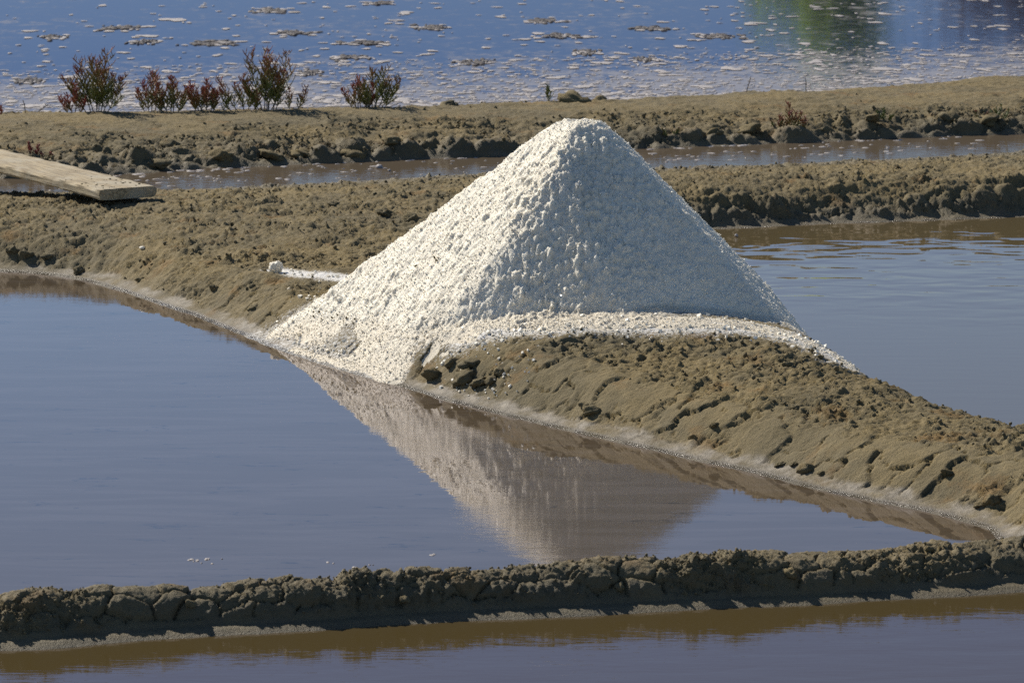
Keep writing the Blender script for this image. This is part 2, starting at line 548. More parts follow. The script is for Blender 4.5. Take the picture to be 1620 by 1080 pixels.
class Coarse:
    """bilinear table of a height function, so that gradients are cheap"""
    def __init__(self, fn, x0, x1, y0, y1, h):
        self.x0, self.y0, self.h = x0, y0, h
        xs = np.arange(x0, x1 + h, h); ys = np.arange(y0, y1 + h, h)
        X, Y = np.meshgrid(xs, ys)
        self.T = fn(X, Y)

    def __call__(self, x, y):
        u = np.clip((x - self.x0) / self.h, 0, self.T.shape[1] - 1.001); v = np.clip((y - self.y0) / self.h, 0, self.T.shape[0] - 1.001)
        i = u.astype(int); j = v.astype(int); fu = u - i; fv = v - j
        T = self.T
        return (T[j, i] * (1 - fu) + T[j, i + 1] * fu) * (1 - fv) + (T[j + 1, i] * (1 - fu) + T[j + 1, i + 1] * fu) * fv


MID = Coarse(mid_base, -5.4, 5.4, 10.0, 23.2, 0.02)
MID_SL = Coarse(lambda x, y: dist_line(x, y, left_shore) * np.where(inside(x, y, mid_poly), 1, -1), -5.4, 5.4, 10.0, 23.2, 0.04)
MID_SR = Coarse(lambda x, y: dist_line(x, y, right_shore) * np.where(inside(x, y, mid_poly), 1, -1), -5.4, 5.4, 10.0, 23.2, 0.04)
PILE = (0.275, 15.0)


def pile_height(x, y):
    dx = x - PILE[0]; dy = y - PILE[1]
    h = None
    k = 0.012
    acc = 0
    for az, m, c in ((210, 1.10, 0), (125, .95, 0), (-109, 1.48, .185), (-78, 1.02, 0), (0, 1.06, 0), (60, .95, 0)):
        a = math.radians(az)
        acc = acc + np.exp((m * (dx * math.cos(a) + dy * math.sin(a)) - c) / k)
    h = 1.005 - k * np.log(acc)
    h = -0.018 * np.log(np.exp(-h / 0.018) + math.exp(-0.925 / 0.018))
    # the heap stops short of the water on the near side: its foot climbs with the distance from the shore
    s0 = np.interp(x, [-0.55, -0.45, -0.40, -0.358, -0.285, -0.178, -0.118, 0.14, 0.44, 0.8], [0.0, 0.03, 0.11, 0.195, 0.25, 0.30, 0.325, 0.45, 0.58, 0.7])
    foot = MID(x, y) + 2.0 * (MID_SL(x, y) - s0) + 0.012
    kk = 0.03
    return -kk * np.log(np.exp(-np.clip(h, -2, 2) / kk) + np.exp(-np.clip(foot, -2, 2) / kk))


def survey(px, py, T=MID, zstart=None):
    """first point of the bank surface met by the sight line, else the skyline of the bank in that direction"""
    x2, y2 = gp(px, py, 0.0)
    t = np.linspace(0.80, 1.0, 1500)
    X = x2 * t; Y = y2 * t; Z = CAM_H * (1 - t)
    H = T(X, Y)
    ok_ = (X > T.x0) & (Y > T.y0) & (X < T.x0 + T.h * (T.T.shape[1] - 2)) & (Y < T.y0 + T.h * (T.T.shape[0] - 2))
    gap = np.where(ok_, H - Z, -9)
    w = np.argmax(gap > 0) if (gap > 0).any() else int(np.argmax(gap))
    return (float(X[w]), float(Y[w]))


strip = [survey(*p) for p in ((745, 530), (800, 522), (870, 518), (1000, 514), (1100, 515), (1220, 523), (1290, 546), (1350, 569))]
streak = [survey(*p) for p in ((430, 428), (470, 433), (520, 437), (570, 440))]
strip_back = [(p_[0], p_[1] + 0.07) for p_ in strip[:-2]]
spill = [survey(*p) for p in ((462, 552), (490, 560), (540, 576), (620, 598))]
BASKET = survey(668, 556)


def salt_cover(x, y):
    """thickness (m) of the loose salt apron over the ground; negative = none"""
    n = 0.05 * fbm(x * 7, y * 7, 4, 77)
    d1 = np.minimum(dist_line(x, y, strip), dist_line(x, y, strip_back) + 0.01)
    t = (0.050 - d1 + n) * 0.16
    near = pile_height(x, y)
    t = np.where(d1 < 0.3, np.clip(t, -0.02, 0.010), -0.02)
    t2 = (near - MID(x, y) + 0.10 * sstep(-0.7, -0.4, x) * (1 - 0.7 * sstep(-0.1, 0.3, x)) + 0.02 + 2 * n * 0.6) * 0.2
    d3 = (0.018 - dist_line(x, y, spill) + 0.5 * n) * 0.3
    return np.clip(np.maximum(t, np.maximum(t2, d3)), -0.02, 0.012)


def turb(x, y, octaves, seed, gain=0.55):
    """billowy noise: rounded lumps parted by sharp creases, about -0.5 .. 0.5"""
    t = 0.0; a = 1.0; n = 0.0
    for o in range(octaves):
        t = t + a * np.abs(perlin(x, y, seed + o * 13)); n += a; a *= gain
        x = x * 2.07 + 3.1; y = y * 2.07 + 8.7
    return t / n * 1.7 - 0.5


def mud_detail(x, y, z, zone_smooth, seed, big=1.0):
    """clods and crumbs; zone_smooth 1 = wet apron or smooth plates"""
    patch = sstep(-0.22, 0.30, fbm(x * 2.7, y * 2.7, 4, seed + 50))
    patch2 = sstep(-0.12, 0.25, fbm(x * 6.0 + 7, y * 6.0, 4, seed + 60))
    wx = x + 0.03 * fbm(x * 16, y * 16, 3, seed + 70); wy = y + 0.03 * fbm(x * 16 + 40, y * 16, 3, seed + 71)
    rgh = 1 - zone_smooth
    t1 = turb(wx * 9, wy * 9, 5, seed + 20) * 0.050 * big
    t2 = turb(wx * 26, wy * 26, 4, seed + 24) * 0.026
    b = lumps(wx, wy, 0.034, seed + 5, 0.7, 0.25, 0.7) * 0.30
    c = lumps(wx, wy, 0.0155, seed + 9, 0.8, 0.3, 0.8) * 0.48
    t3 = turb(wx * 60 + 2.0 * wy, wy * 60, 3, seed + 29) * 0.010
    d = rgh * (t1 * (0.20 + 0.58 * patch) + t2 * (0.3 + 0.7 * patch2) + b * patch * patch2 + c * (0.25 + 0.75 * patch2)) + t3 * (0.35 + 0.65 * rgh)
    d = d + 0.018 * big * fbm(x * 4.5, y * 4.5, 4, seed + 80) * (0.25 + 0.75 * rgh) + 0.0035 * fbm(x * 45, y * 45, 3, seed + 90) * (0.4 + 0.6 * rgh)
    crumb = np.clip(rgh * (patch * 0.35 + b * 26 * patch + c * 30 * patch2 + t2 * 10), 0, 1)
    return d, crumb


xs = np.arange(-4.6, 4.6, 0.0082)
ys = np.concatenate([np.arange(10.6, 16.6, 0.0068), np.arange(16.6, 23.0, 0.0135)])
MIDZ = MID
x, y, F = grid_mask(xs, ys, lambda X, Y: (MIDZ(X, Y) > -0.03) & (np.abs(X) < 0.15 * Y + 1.1))
z0 = MID(x, y); sl = MID_SL(x, y); sr = MID_SR(x, y)
wn_ = 0.02 * fbm(x * 6, y * 6, 3, 12)
apron = 1 - sstep(0.022, 0.036, z0 + wn_ * 0.9 + 0.006 * fbm(x * 28, y * 28, 3, 13))
branch = 1 - sstep(15.2, 16.6, y)
plates = sstep(0.05, 0.10, sl) * (1 - sstep(0.24, 0.36, sl + 0.10 * fbm(x * 5, y * 5, 3, 21))) * (sl < sr)
plates = plates * sstep(-0.45, -0.1, fbm(x * 3.3, y * 3.3, 3, 23)) * (0.35 + 0.65 * branch)
# cracks: cells stretched down the slope, in a frame that follows the shore
ang = math.atan2(-0.83, 0.556)
al = (x * math.cos(ang) + y * math.sin(ang))
wx = al / 0.15 + 0.7 * fbm(x * 6, y * 6, 4, 41); wy = sl / 0.19 + 0.7 * fbm(x * 6 + 9, y * 6, 4, 42) + 0.6 * al
f1, f2, cid = cells(wx, wy, 44)
crack = 1 - sstep(0.004, 0.045, (f2 - f1))
crackon = sstep(-0.45, -0.05, fbm(x * 4 + 3, y * 4, 2, 47))
smooth_zone = np.clip(np.maximum(apron, plates * 0.97), 0, 1)
d, crumb = mud_detail(x, y, z0, smooth_zone, 100)
d = d * (0.25 + 0.75 * sstep(0.0, 0.04, z0))
under = sstep(-0.012, 0.004, salt_cover(x, y))
crumb = crumb * (1 - under)
d = d * (1 - 0.9 * under)
d = d * (1 - 0.8 * sstep(0.16, 0.06, np.minimum(dist_line(x, y, strip), dist_line(x, y, strip_back)))) * (1 - 0.8 * sstep(0.14, 0.05, dist_line(x, y, streak)))
d = d + plates * (0.016 * (cid - 0.4) * sstep(0, 0.06, f2 - f1) - 0.020 * crack * crackon)
brow = np.exp(-((sl - 0.30) / 0.07) ** 2) * (sl < sr)
d = d + brow * 0.010 * sstep(-0.1, 0.3, fbm(x * 5, y * 5, 3, 49))
# steep crumbling face towards the right pool: terraces of clods
face = np.exp(-((sr - 0.2) / 0.13) ** 2) * (sr < sl) * sstep(16.5, 18.0, y)
d = d + face * (lumps(x, y, 0.11, 140, 0.7, 0.35, 0.7) * 0.5 - 0.012 + 0.03 * fbm(x * 7, y * 14, 4, 141))
V = displaced(x, y, MID, d)
saltattr = np.clip(1.0 - dist_line(x, y, streak) / 0.10, 0, 1) * 1.0
saltattr = np.maximum(saltattr, np.clip(1.0 - dist_line(x, y, strip) / 0.30, 0, 1) ** 1.3 * 0.8)
saltattr = np.maximum(saltattr, sstep(0.22, 0.05, z0 - pile_height(x, y)) * 0.5)
wet = np.clip(apron * (0.8 + 0.2 * branch), 0, 1)
wet = np.where(sr < sl - 0.02, wet * 0.35, wet)
soak = (1 - sstep(0.004, 0.013, V[:, 2])) * np.where(sr < sl - 0.02, 0.5, 1.0)
mid_bank = link('mud_bank', raw_mesh('mud_bank', V, F, True, {'wet': wet, 'crumb': crumb, 'soak': soak, 'salt': saltattr, 'damp': (1 - sstep(0.03, 0.13, z0)) * np.where(sr < sl, 0.8, 0.15)}), MUD, kind='structure')
mid_data = (V, crumb, z0, smooth_zone)


# --- near bank
def near_base(x, y):
    ins = np.where(inside(x, y, near_poly), 1.0, -1.0)
    wob = 0.030 * fbm(x * 2.6, y * 2.6, 4, 205)
    a_, b_ = dist_line(x, y, near_front), dist_line(x, y, near_back)
    s1 = np.where((ins < 0) & (a_ <= b_), -a_, a_) + wob
    s2 = np.where((ins < 0) & (b_ < a_), -b_, b_) + wob
    und = 0.97 + 0.26 * fbm(x * 1.5, y * 0.3, 4, 231)
    PN = ([-0.3, -0.03, 0, 0.03, 0.055, 0.075, 0.105, 0.15, 0.22], [-0.2, -0.02, 0, 0.014, 0.019, 0.045, 0.085, 0.113, 0.126])
    PB = ([-0.3, 0, 0.1, 0.2, 0.3], [-0.2, 0, 0.07, 0.118, 0.126])
    z1 = np.interp(s1, *PN) * und; z2 = np.interp(s2, *PB) * und
    k = 0.01
    return -k * np.log(np.exp(-z1 / k) + np.exp(-z2 / k))


NEAR = Coarse(near_base, -3.4, 3.4, 9.5, 12.2, 0.008)
NEAR_S = Coarse(lambda x, y: dist_line(x, y, near_front) * np.where(inside(x, y, near_poly), 1, -1), -3.4, 3.4, 9.5, 12.2, 0.02)
x, y, F = grid_mask(np.arange(-2.7, 2.8, 0.0048), np.arange(9.6, 12.1, 0.0042), lambda X, Y: NEAR(X, Y) > -0.025)
z0 = NEAR(x, y); s = NEAR_S(x, y)
apron = 1 - sstep(0.016, 0.03, z0 + 0.012 * fbm(x * 7, y * 7, 3, 212))
plates = sstep(-0.1, 0.25, fbm(x * 2.6, y * 2.6, 3, 223)) * sstep(0.02, 0.05, z0)
wx = x / 0.10 + 0.5 * fbm(x * 7, y * 7, 3, 241); wy = (y + z0 * 1.5) / 0.12 + 0.5 * fbm(x * 7 + 9, y * 7, 3, 242)
f1, f2, cid = cells(wx, wy, 244)
crack = 1 - sstep(0.0, 0.09, f2 - f1)
dome = np.sqrt(np.clip(1 - (f1 / 0.75) ** 2, 0, 1))
body = sstep(0.025, 0.05, z0)
d, crumb = mud_detail(x, y, z0, np.maximum(apron, plates * 0.75), 300, 0.9)
d = d * (0.2 + 0.8 * body) * 0.9
d = d + body * (0.012 * dome - 0.022 * crack * (0.25 + 0.75 * plates) + 0.012 * (cid - 0.5)) - 0.008 * body
V = displaced(x, y, NEAR, d)
wet = np.clip(apron, 0, 1) * 0.12
soak = 0.45 * (1 - sstep(0.003, 0.012, V[:, 2]))
near_bank = link('mud_bank', raw_mesh('mud_bank', V, F, True, {'wet': wet, 'crumb': np.clip(crumb + 0.15, 0, 1), 'soak': soak, 'salt': x * 0, 'damp': 0.42 + 0.42 * (1 - sstep(0.02, 0.10, z0))}), MUD, kind='structure')
near_data = (V, crumb, z0, np.maximum(apron, plates * 0.6))


# --- back bank
def back_base(x, y):
    ins = np.where(inside(x, y, back_poly), 1.0, -1.0)
    wob = 0.05 * fbm(x * 2.1, y * 2.1, 3, 405) + 0.015 * perlin(x * 9, y * 9, 409)
    a_, b_ = dist_line(x, y, ditch_far), dist_line(x, y, far_shore)
    s1 = np.where((ins < 0) & (a_ <= b_), -a_, a_) + wob
    s2 = np.where((ins < 0) & (b_ < a_), -b_, b_) + wob
    und = 1 + 0.12 * fbm(x * 1.1, y * 1.1, 3, 431)
    P1 = ([-0.6, -0.05, 0, 0.05, 0.12, 0.3, 0.7, 1.2, 1.7, 2.2], [-0.25, -0.02, 0, 0.025, 0.06, 0.088, 0.122, 0.155, 0.18, 0.19])
    P2 = ([-0.6, 0, 0.25, 0.5, 0.75], [-0.25, 0, 0.115, 0.172, 0.19])
    z1 = np.interp(s1, *P1) * und; z2 = np.interp(s2, *P2) * und
    z1 = z1 * (1 + 0.05 * np.clip(x, -1, 4)); z2 = z2 * (1 + 0.05 * np.clip(x, -1, 4))
    k = 0.02
    return -k * np.log(np.exp(-z1 / k) + np.exp(-z2 / k))


BACK = Coarse(back_base, -6.0, 6.0, 20.0, 27.4, 0.025)
x, y, F = grid_mask(np.arange(-5.4, 5.4, 0.012), np.arange(20.2, 27.0, 0.014), lambda X, Y: (BACK(X, Y) > -0.03) & (np.abs(X) < 0.15 * Y + 1.3))
z0 = BACK(x, y)
apron = (1 - sstep(0.008, 0.022, z0 + 0.012 * fbm(x * 6, y * 6, 3, 412)))
top = sstep(0.10, 0.15, z0 + 0.04 * fbm(x * 1.6, y * 3, 4, 413))
d, crumb = mud_detail(x, y, z0, np.clip(apron * 0.7 + top * 0.7, 0, 1), 500, 1.35)
foot = np.exp(-((z0 - 0.05) / 0.035) ** 2)
d = d * (0.3 + 0.7 * sstep(0, 0.04, z0)) + foot * (lumps(x, y, 0.16, 540, 0.65, 0.35, 0.7) * 0.55 + 0.02 * fbm(x * 6, y * 6, 4, 541))
d = d + (1 - top) * 0.03 * fbm(x * 2.2, y * 5.0, 4, 543)
V = displaced(x, y, BACK, d)
soak = 0.5 * (1 - sstep(0.004, 0.02, V[:, 2]))
back_bank = link('mud_bank', raw_mesh('mud_bank', V, F, True, {'wet': apron * 0.25, 'crumb': crumb, 'soak': soak, 'salt': x * 0, 'damp': (1 - sstep(0.02, 0.12, z0)) * 0.75}), MUD, kind='structure')
back_data = (V, crumb, z0, np.maximum(apron, top))


# --- ground far below and beyond, far shore
def sheet(name, pts, z, m, kind='structure'):
    if sum(a[0] * b[1] - b[0] * a[1] for a, b in zip(pts, pts[1:] + pts[:1])) < 0:
        pts = pts[::-1]
    me = bpy.data.meshes.new(name)
    me.from_pydata([(p[0], p[1], z) for p in pts], [], [list(range(len(pts)))])
    me.update()
    return link(name, me, m, kind=kind)


EARTH = plain('marsh_earth', (0.16, 0.13, 0.075), (0.11, 0.095, 0.055), 0.8, 0.95)
sheet('ground', [(-900, -300), (900, -300), (900, 1500), (-900, 1500)], -0.35, EARTH)


def shift(pts, dx, dy):
    return [(p[0] + dx, p[1] + dy) for p in pts]


# water sheets meet underneath the banks
mid_axis = [(-6.3, 19.2), (-2.5, 18.9), (0.1, 18.6), (0.35, 17.0), (0.3, 15.2), (0.75, 13.4), (1.55, 12.3), (2.3, 11.5), (3.4, 10.75)]
near_axis = [((a[0] + b[0]) / 2, (a[1] + b[1]) / 2) for a, b in zip([(-3.6, 9.75), (-1.9, 10.05), (-1.0, 10.28), (0, 10.47), (0.9, 10.7), (1.6, 10.95), (3.6, 11.6)],
             [(-3.6, 10.2), (-1.9, 10.52), (-1.0, 10.68), (0, 10.92), (0.9, 11.16), (1.6, 11.36), (3.6, 12.05)])]
ditch_axis_mid = [(-6.4, 19.6), (-2.3, 19.4), (0.0, 19.9), (2.5, 20.4), (6.4, 21.2)]
back_axis = [(-7, 21.9), (-3, 22.1), (0, 22.8), (2, 23.5), (3.3, 23.9), (7, 24.9)]
sheet('pond_water', [(-14, 19.4)] + mid_axis[:-1] + near_axis[5:6] + near_axis[:5][::-1] + [(-14, 8.3)], 0, W_LEFT)
sheet('pond_water', [(14, 8.6)] + mid_axis[1:][::-1][0:8] + ditch_axis_mid[2:] + [(14, 22.6)], 0.0, W_RIGHT)
sheet('pond_water', [(-14, 4.0), (14, 4.0), (14, 8.6)] + [(3.4, 10.75)] + near_axis[:6][::-1] + [(-14, 8.3)], 0, W_FRONT)
sheet('ditch_water', [(-14, 19.5)] + ditch_axis_mid + [(14, 22.7), (14, 27)] + back_axis[::-1] + [(-14, 21.5)], 0.004, W_CHANNEL)
sheet('lagoon_water', [(-60, 10)] + [(-14, 21.5)] + back_axis + [(14, 27), (60, 34), (90, 92), (-90, 92)], -0.004, W_FAR)

# ------------------------------------------------------------------ the salt heap
x, y, F = grid_mask(np.arange(-1.35, 1.75, 0.005), np.arange(13.2, 16.4, 0.005),
                    lambda X, Y: (np.maximum(pile_height(X, Y), MID(X, Y) + salt_cover(X, Y)) - MID(X, Y) > -0.012) & (MID(X, Y) > -0.02))
g = MID(x, y)
wob = 0.011 * fbm(x * 4.5, y * 4.5, 4, 601) + 0.010 * fbm(x * 17, y * 17, 3, 602)
ph = pile_height(x, y) + wob
ph = np.where(ph < g + 0.12, g + 0.12 - (g + 0.12 - ph) * 1.0, ph)
cover = g + salt_cover(x, y)
zz = np.maximum(ph, cover)
thick = zz - g
SALTZ = Coarse(lambda X, Y: np.maximum(pile_height(X, Y) + 0.011 * fbm(X * 4.5, Y * 4.5, 4, 601) + 0.010 * fbm(X * 17, Y * 17, 3, 602), MID(X, Y) + salt_cover(X, Y)), -1.4, 1.8, 13.1, 16.5, 0.012)
roughpatch = sstep(-0.05, 0.40, fbm(x * 5, y * 5, 4, 610))
front = sstep(-0.12, 0.06, x - PILE[0] + 0.35 * (y - PILE[1] + 0.75)) 
lumpy = sstep(-0.08, 0.06, x) * sstep(0.80, 0.25, x + 0.5 * (0.75 - ph)) * sstep(14.95, 14.75, y)     # clotted part of the front
qx = x + 0.014 * fbm(x * 25, y * 25, 3, 615); qy = y + 0.014 * fbm(x * 25 + 7, y * 25, 3, 616)
clots = sstep(-0.25, 0.30, fbm(x * 8, y * 8, 4, 612))
d = lumps(qx, qy, 0.030, 620, 0.5, 0.25, 0.65) * (0.08 + 0.34 * roughpatch + 0.45 * lumpy * clots)
d = d + lumps(qx, qy, 0.017, 626, 0.7, 0.3, 0.8) * (0.15 + 0.2 * roughpatch + 0.50 * lumpy * clots)
d = d + lumps(qx, qy, 0.011, 630, 0.8, 0.35, 0.8) * (0.30 + 0.25 * roughpatch + 0.4 * lumpy) + turb(x * 30, y * 30, 4, 641) * (0.008 + 0.010 * lumpy)
d = d + 0.006 * fbm(x * 14, y * 14, 4, 640) - 0.004
V = displaced(x, y, SALTZ, d * sstep(-0.01, 0.02, thick))
dirt = np.clip((1 - sstep(0.0, 0.03, thick)) * 0.5 + 0.0 * x, 0, 1)
front_dirt = np.exp(-(((x - BASKET[0]) / 0.10) ** 2 + ((y - BASKET[1]) / 0.12) ** 2)) * 0.8
dirt = np.clip(np.maximum(dirt, front_dirt * sstep(-0.3, 0.2, fbm(x * 20, y * 20, 3, 650))), 0, 1)
heap = link('salt_heap', raw_mesh('salt_heap', V, F, True, {'dirt': dirt}), SALT,
            label='tall white heap of coarse sea salt on the mud bank', cat='salt heap')
heapV = V
pick = RNG.choice(len(V), 52000, replace=False)
ok = thick[pick] > 0.0
pick = pick[ok]
P = V[pick] + RNG.normal(0, 0.0015, size=(len(pick), 3))
R = 0.0016 + 0.0028 * RNG.random(len(pick)) ** 2.5
gm = scatter_mesh('salt_grains', P, R, OCTA, 0.35, None, False, {'tone': RNG.random(len(pick)) ** 0.8, 'dirt': dirt[pick] * 0.8})
link('salt_grains', gm, GRAIN, parent=heap, kind='stuff')

sp_ = np.array([survey(px_ + RNG.normal(0, 14), py_ + RNG.normal(0, 7), SALTZ) for px_, py_ in [(500, 495), (520, 505), (540, 507), (690, 413)] * 6])
z_ = np.zeros(len(sp_))
link('mud_specks', scatter_mesh('mud_specks', np.column_stack([sp_, SALTZ(sp_[:, 0], sp_[:, 1]) + 0.006]), 0.0025 + 0.003 * RNG.random(len(sp_)), ico(0), .3, None, True,
     {'wet': z_, 'soak': z_, 'salt': z_, 'damp': z_, 'crumb': z_ + .6}), MUD, parent=heap, kind='stuff')

# loose crumbs of salt at the foot and along the streak
pts = []
for line, spread, cnt in ((strip, 0.07, 900), (streak, 0.03, 40), (spill, 0.05, 300)):
    L = np.array(line)
    for _ in range(cnt):
        i = RNG.integers(0, len(L) - 1); t = RNG.random()
        p = L[i] * (1 - t) + L[i + 1] * t + RNG.normal(0, spread, 2)
        pts.append(p)
for _ in range(700):
    a = RNG.uniform(math.radians(120), math.radians(260)); r = RNG.normal(1.12, 0.1)
    pts.append(np.array(PILE) + r * np.array((math.cos(a), math.sin(a))))
pts = np.array(pts)
gz = MID(pts[:, 0], pts[:, 1])
ok = gz > 0.02
pts, gz = pts[ok], gz[ok]
# sit on the real displaced surface: nearest bank vertex in a lookup grid
V, crumb, z0, sm = mid_data
lut = {}
key = (np.round(V[:, 0] / 0.01).astype(int), np.round(V[:, 1] / 0.01).astype(int))
sel = (np.abs(V[:, 0]) < 2.2) & (V[:, 1] > 12.5) & (V[:, 1] < 18)
for a, b, c in zip(key[0][sel], key[1][sel], V[sel, 2]):
    if lut.get((a, b), -1) < c:
        lut[(a, b)] = c
hz = np.array([lut.get((int(round(p[0] / 0.01)), int(round(p[1] / 0.01))), g_) for p, g_ in zip(pts, gz)])
R = 0.0025 + 0.006 * RNG.random(len(pts)) ** 3
crumbs = scatter_mesh('salt_crumbs', np.column_stack([pts, hz + R * 0.3]), R, CUBE, 0.3, None, False, {'tone': RNG.random(len(pts)), 'dirt': RNG.random(len(pts)) ** 3 * 0.5})
link('salt_crumbs', crumbs, GRAIN, kind='stuff', label='loose salt crumbs scattered round the heap foot', cat='salt crumbs')


def ground_z(x, y, r=0.012):
    for (V_, *_r) in (mid_data, near_data, back_data):
        m_ = (np.abs(V_[:, 0] - x) < r) & (np.abs(V_[:, 1] - y) < r)
        if m_.any():
            return float(V_[m_, 2].mean())
    return 0.0


def lump_mesh(name, r, sub=2, seed=0, squash=0.8, amp=0.3, boxy=0.0):
    V, F = ico(sub)
    rg = np.random.default_rng(seed)
    o = rg.uniform(0, 99, 3)
    if boxy:
        m = np.max(np.abs(V), axis=1)[:, None]
        V = V * (1 - boxy) + (V / m) * 0.8 * boxy
    k = 1 + amp * fbm(V[:, 0] * 1.6 + o[0] + V[:, 2], V[:, 1] * 1.6 + o[1] - V[:, 2] * 0.7, 3, seed)
    V = V * k[:, None] * rg.uniform(0.8, 1.2, 3)
    V[:, 2] *= squash
    return raw_mesh(name, V * r, F, True, {k_: np.zeros(len(V)) for k_ in ('wet', 'soak', 'salt', 'dirt', 'damp')} | {'crumb': np.full(len(V), 0.5)})


def put(px, py, z=0, T=None):
    if T is None:
        T = NEAR if py > 840 else (BACK if z == 9 else MID)
    q = survey(px, py, T)
    return (*q, ground_z(*q))


p = put(437, 432, 0.17)
link('salt_lump', lump_mesh('salt_lump', 0.031, 3, 5, 0.8, 0.55, 0.25), SALT, loc=(p[0], p[1], p[2] + 0.022), label='fist-sized white salt lump lying left of the heap on bare mud', cat='salt lump')
p = put(225, 396, 0.17)
link('salt_chip', lump_mesh('salt_chip', 0.011, 2, 8, 0.7), SALT, loc=(p[0], p[1], p[2] + 0.005), label='tiny white salt chip on mud above the left pond shore', cat='salt chip')
p = put(358, 411, 0.17)
link('salt_chip', lump_mesh('salt_chip', 0.010, 2, 9, 0.6), SALT, loc=(p[0], p[1], p[2] + 0.004), label='tiny flat salt chip on mud just behind the salt lump', cat='salt chip')

# ------------------------------------------------------------------ clods on the banks
ICO0, ICO1 = ico(0), ico(1)


def crumbs_on(bank, data, n, rlo, rhi, seed):
    V, crumb, z0, sm = data
    rg = np.random.default_rng(seed)
    w = np.clip(crumb, 0, 1) * (1 - sm) * (z0 > 0.03)
    idx = rg.choice(len(V), n, p=w / w.sum())
    R = rlo + (rhi - rlo) * rg.random(n) ** 3
    P = V[idx] + np.column_stack([rg.normal(0, .002, (n, 2)), R * 0.35])
    z = np.zeros(n)
    me = scatter_mesh('mud_crumbs', P, R, ICO0, 0.25, None, True, {'wet': z, 'soak': z, 'salt': z, 'damp': z + 0.2, 'crumb': rg.random(n) * 0.9})
    link('mud_crumbs', me, MUD, parent=bank, kind='stuff')


crumbs_on(mid_bank, mid_data, 5500, 0.0025, 0.009, 1)
crumbs_on(near_bank, near_data, 6500, 0.002, 0.006, 2)
crumbs_on(back_bank, back_data, 4000, 0.004, 0.013, 3)
clod_meshes = [lump_mesh('mud_clod', 1.0, 2, 40 + i, 0.7, 0.9) for i in range(8)]
for m_ in clod_meshes:
    m_.materials.append(MUD)


def clods_on(bank, spots, T=MID):
    for px, py, z, size in spots:
        q = put(px, py, z, T)
        r = size / 2 * q[1] / FPX
        o = bpy.data.objects.new('mud_clod', random.choice(clod_meshes))
        COL.objects.link(o)
        o.parent = bank
        o.location = (q[0], q[1], q[2] + r * 0.08)
        o.scale = (r * random.uniform(.9, 1.3), r, r * random.uniform(.7, 1.0))
        o.rotation_euler = (random.uniform(-.4, .4), random.uniform(-.4, .4), random.uniform(0, 6.28))


clods_on(mid_bank, [(690, 590, .1, 30), (735, 598, .1, 36), (757, 606, .09, 28), (778, 600, .1, 22), (715, 575, .13, 24), (745, 573, .13, 30), (790, 588, .12, 20),
                    (1098, 690, .07, 20), (1275, 745, .03, 24), (1232, 737, .02, 14), (1256, 736, .02, 12), (1130, 676, .08, 16), (1300, 750, .03, 12), (1570, 795, .07, 26), (1550, 800, .06, 18),
                    (222, 443, .04, 14), (125, 430, .03, 20), (1260, 640, .18, 14), (1298, 565, .2, 12), (1245, 577, .2, 14), (1180, 536, .24, 12), (1500, 745, .1, 20), (1390, 640, .2, 12), (940, 652, .07, 24), (925, 648, .07, 18),
                    (400, 490, .1, 16), (340, 455, .12, 14), (530, 325, .15, 22), (610, 340, .15, 24), (480, 340, .15, 18), (655, 350, .16, 26), (40, 405, .1, 22), (75, 408, .1, 20), (20, 400, .1, 18)])
clods_on(near_bank, [(455, 915, .12, 14), (720, 907, .12, 12), (1160, 872, .12, 14), (1470, 868, .12, 16), (300, 955, .09, 20), (980, 920, .09, 18), (1250, 905, .09, 22), (640, 950, .07, 18)], NEAR)
clods_on(back_bank, [(910, 152, .2, 40), (950, 152, .2, 22), (712, 150, .2, 22), (1180, 205, .07, 34), (1130, 212, .06, 26), (250, 262, .04, 26), (350, 250, .07, 30), (430, 245, .07, 34), (480, 240, .07, 30),
                     (560, 245, .05, 30), (620, 235, .06, 26), (1500, 190, .07, 40), (1560, 192, .07, 36), (1380, 198, .06, 26), (270, 230, .1, 26)], BACK)

# ------------------------------------------------------------------ the plank across the ditch
WOOD = NT('weathered_wood')
_v = WOOD.n('ShaderNodeTexCoord').outputs['Object']


def _map(n, vec, s):
    mp = n.n('ShaderNodeMapping'); mp.inputs['Scale'].default_value = s; n.l(vec, mp.inputs['Vector']); return mp.outputs[0]


_gr = WOOD.noise(9, 6, 0.6, _map(WOOD, _v, (0.6, 9, 9)), 0.4)
_c = WOOD.mix(WOOD.ramp(_gr, 0.35, 0.65), (0.42, 0.335, 0.20), (0.20, 0.15, 0.085))
_c = WOOD.mix(WOOD.ramp(WOOD.noise(7, 5, 0.6, _v), 0.45, 0.62, 0.0, 0.75), _c, (0.38, 0.33, 0.235))
_c = WOOD.mix(WOOD.ramp(WOOD.noise(60, 4, 0.6, _v), 0.64, 0.70), _c, (0.13, 0.10, 0.06))
WOOD_M = WOOD.set(color=_c, rough=0.85, normal=WOOD.bump(_gr, 0.006, 0.8))
pr, pl, pf = gp(247, 294, .262), gp(158, 300, .262), gp(0, 237, .262)
axis = Vector((pf[0] - pr[0], pf[1] - pr[1], 0)).normalized()
side = Vector((-axis.y, axis.x, 0))
LEN, WID, THK = 3.7, 0.30, 0.052
nu, nv, nw = 150, 12, 4


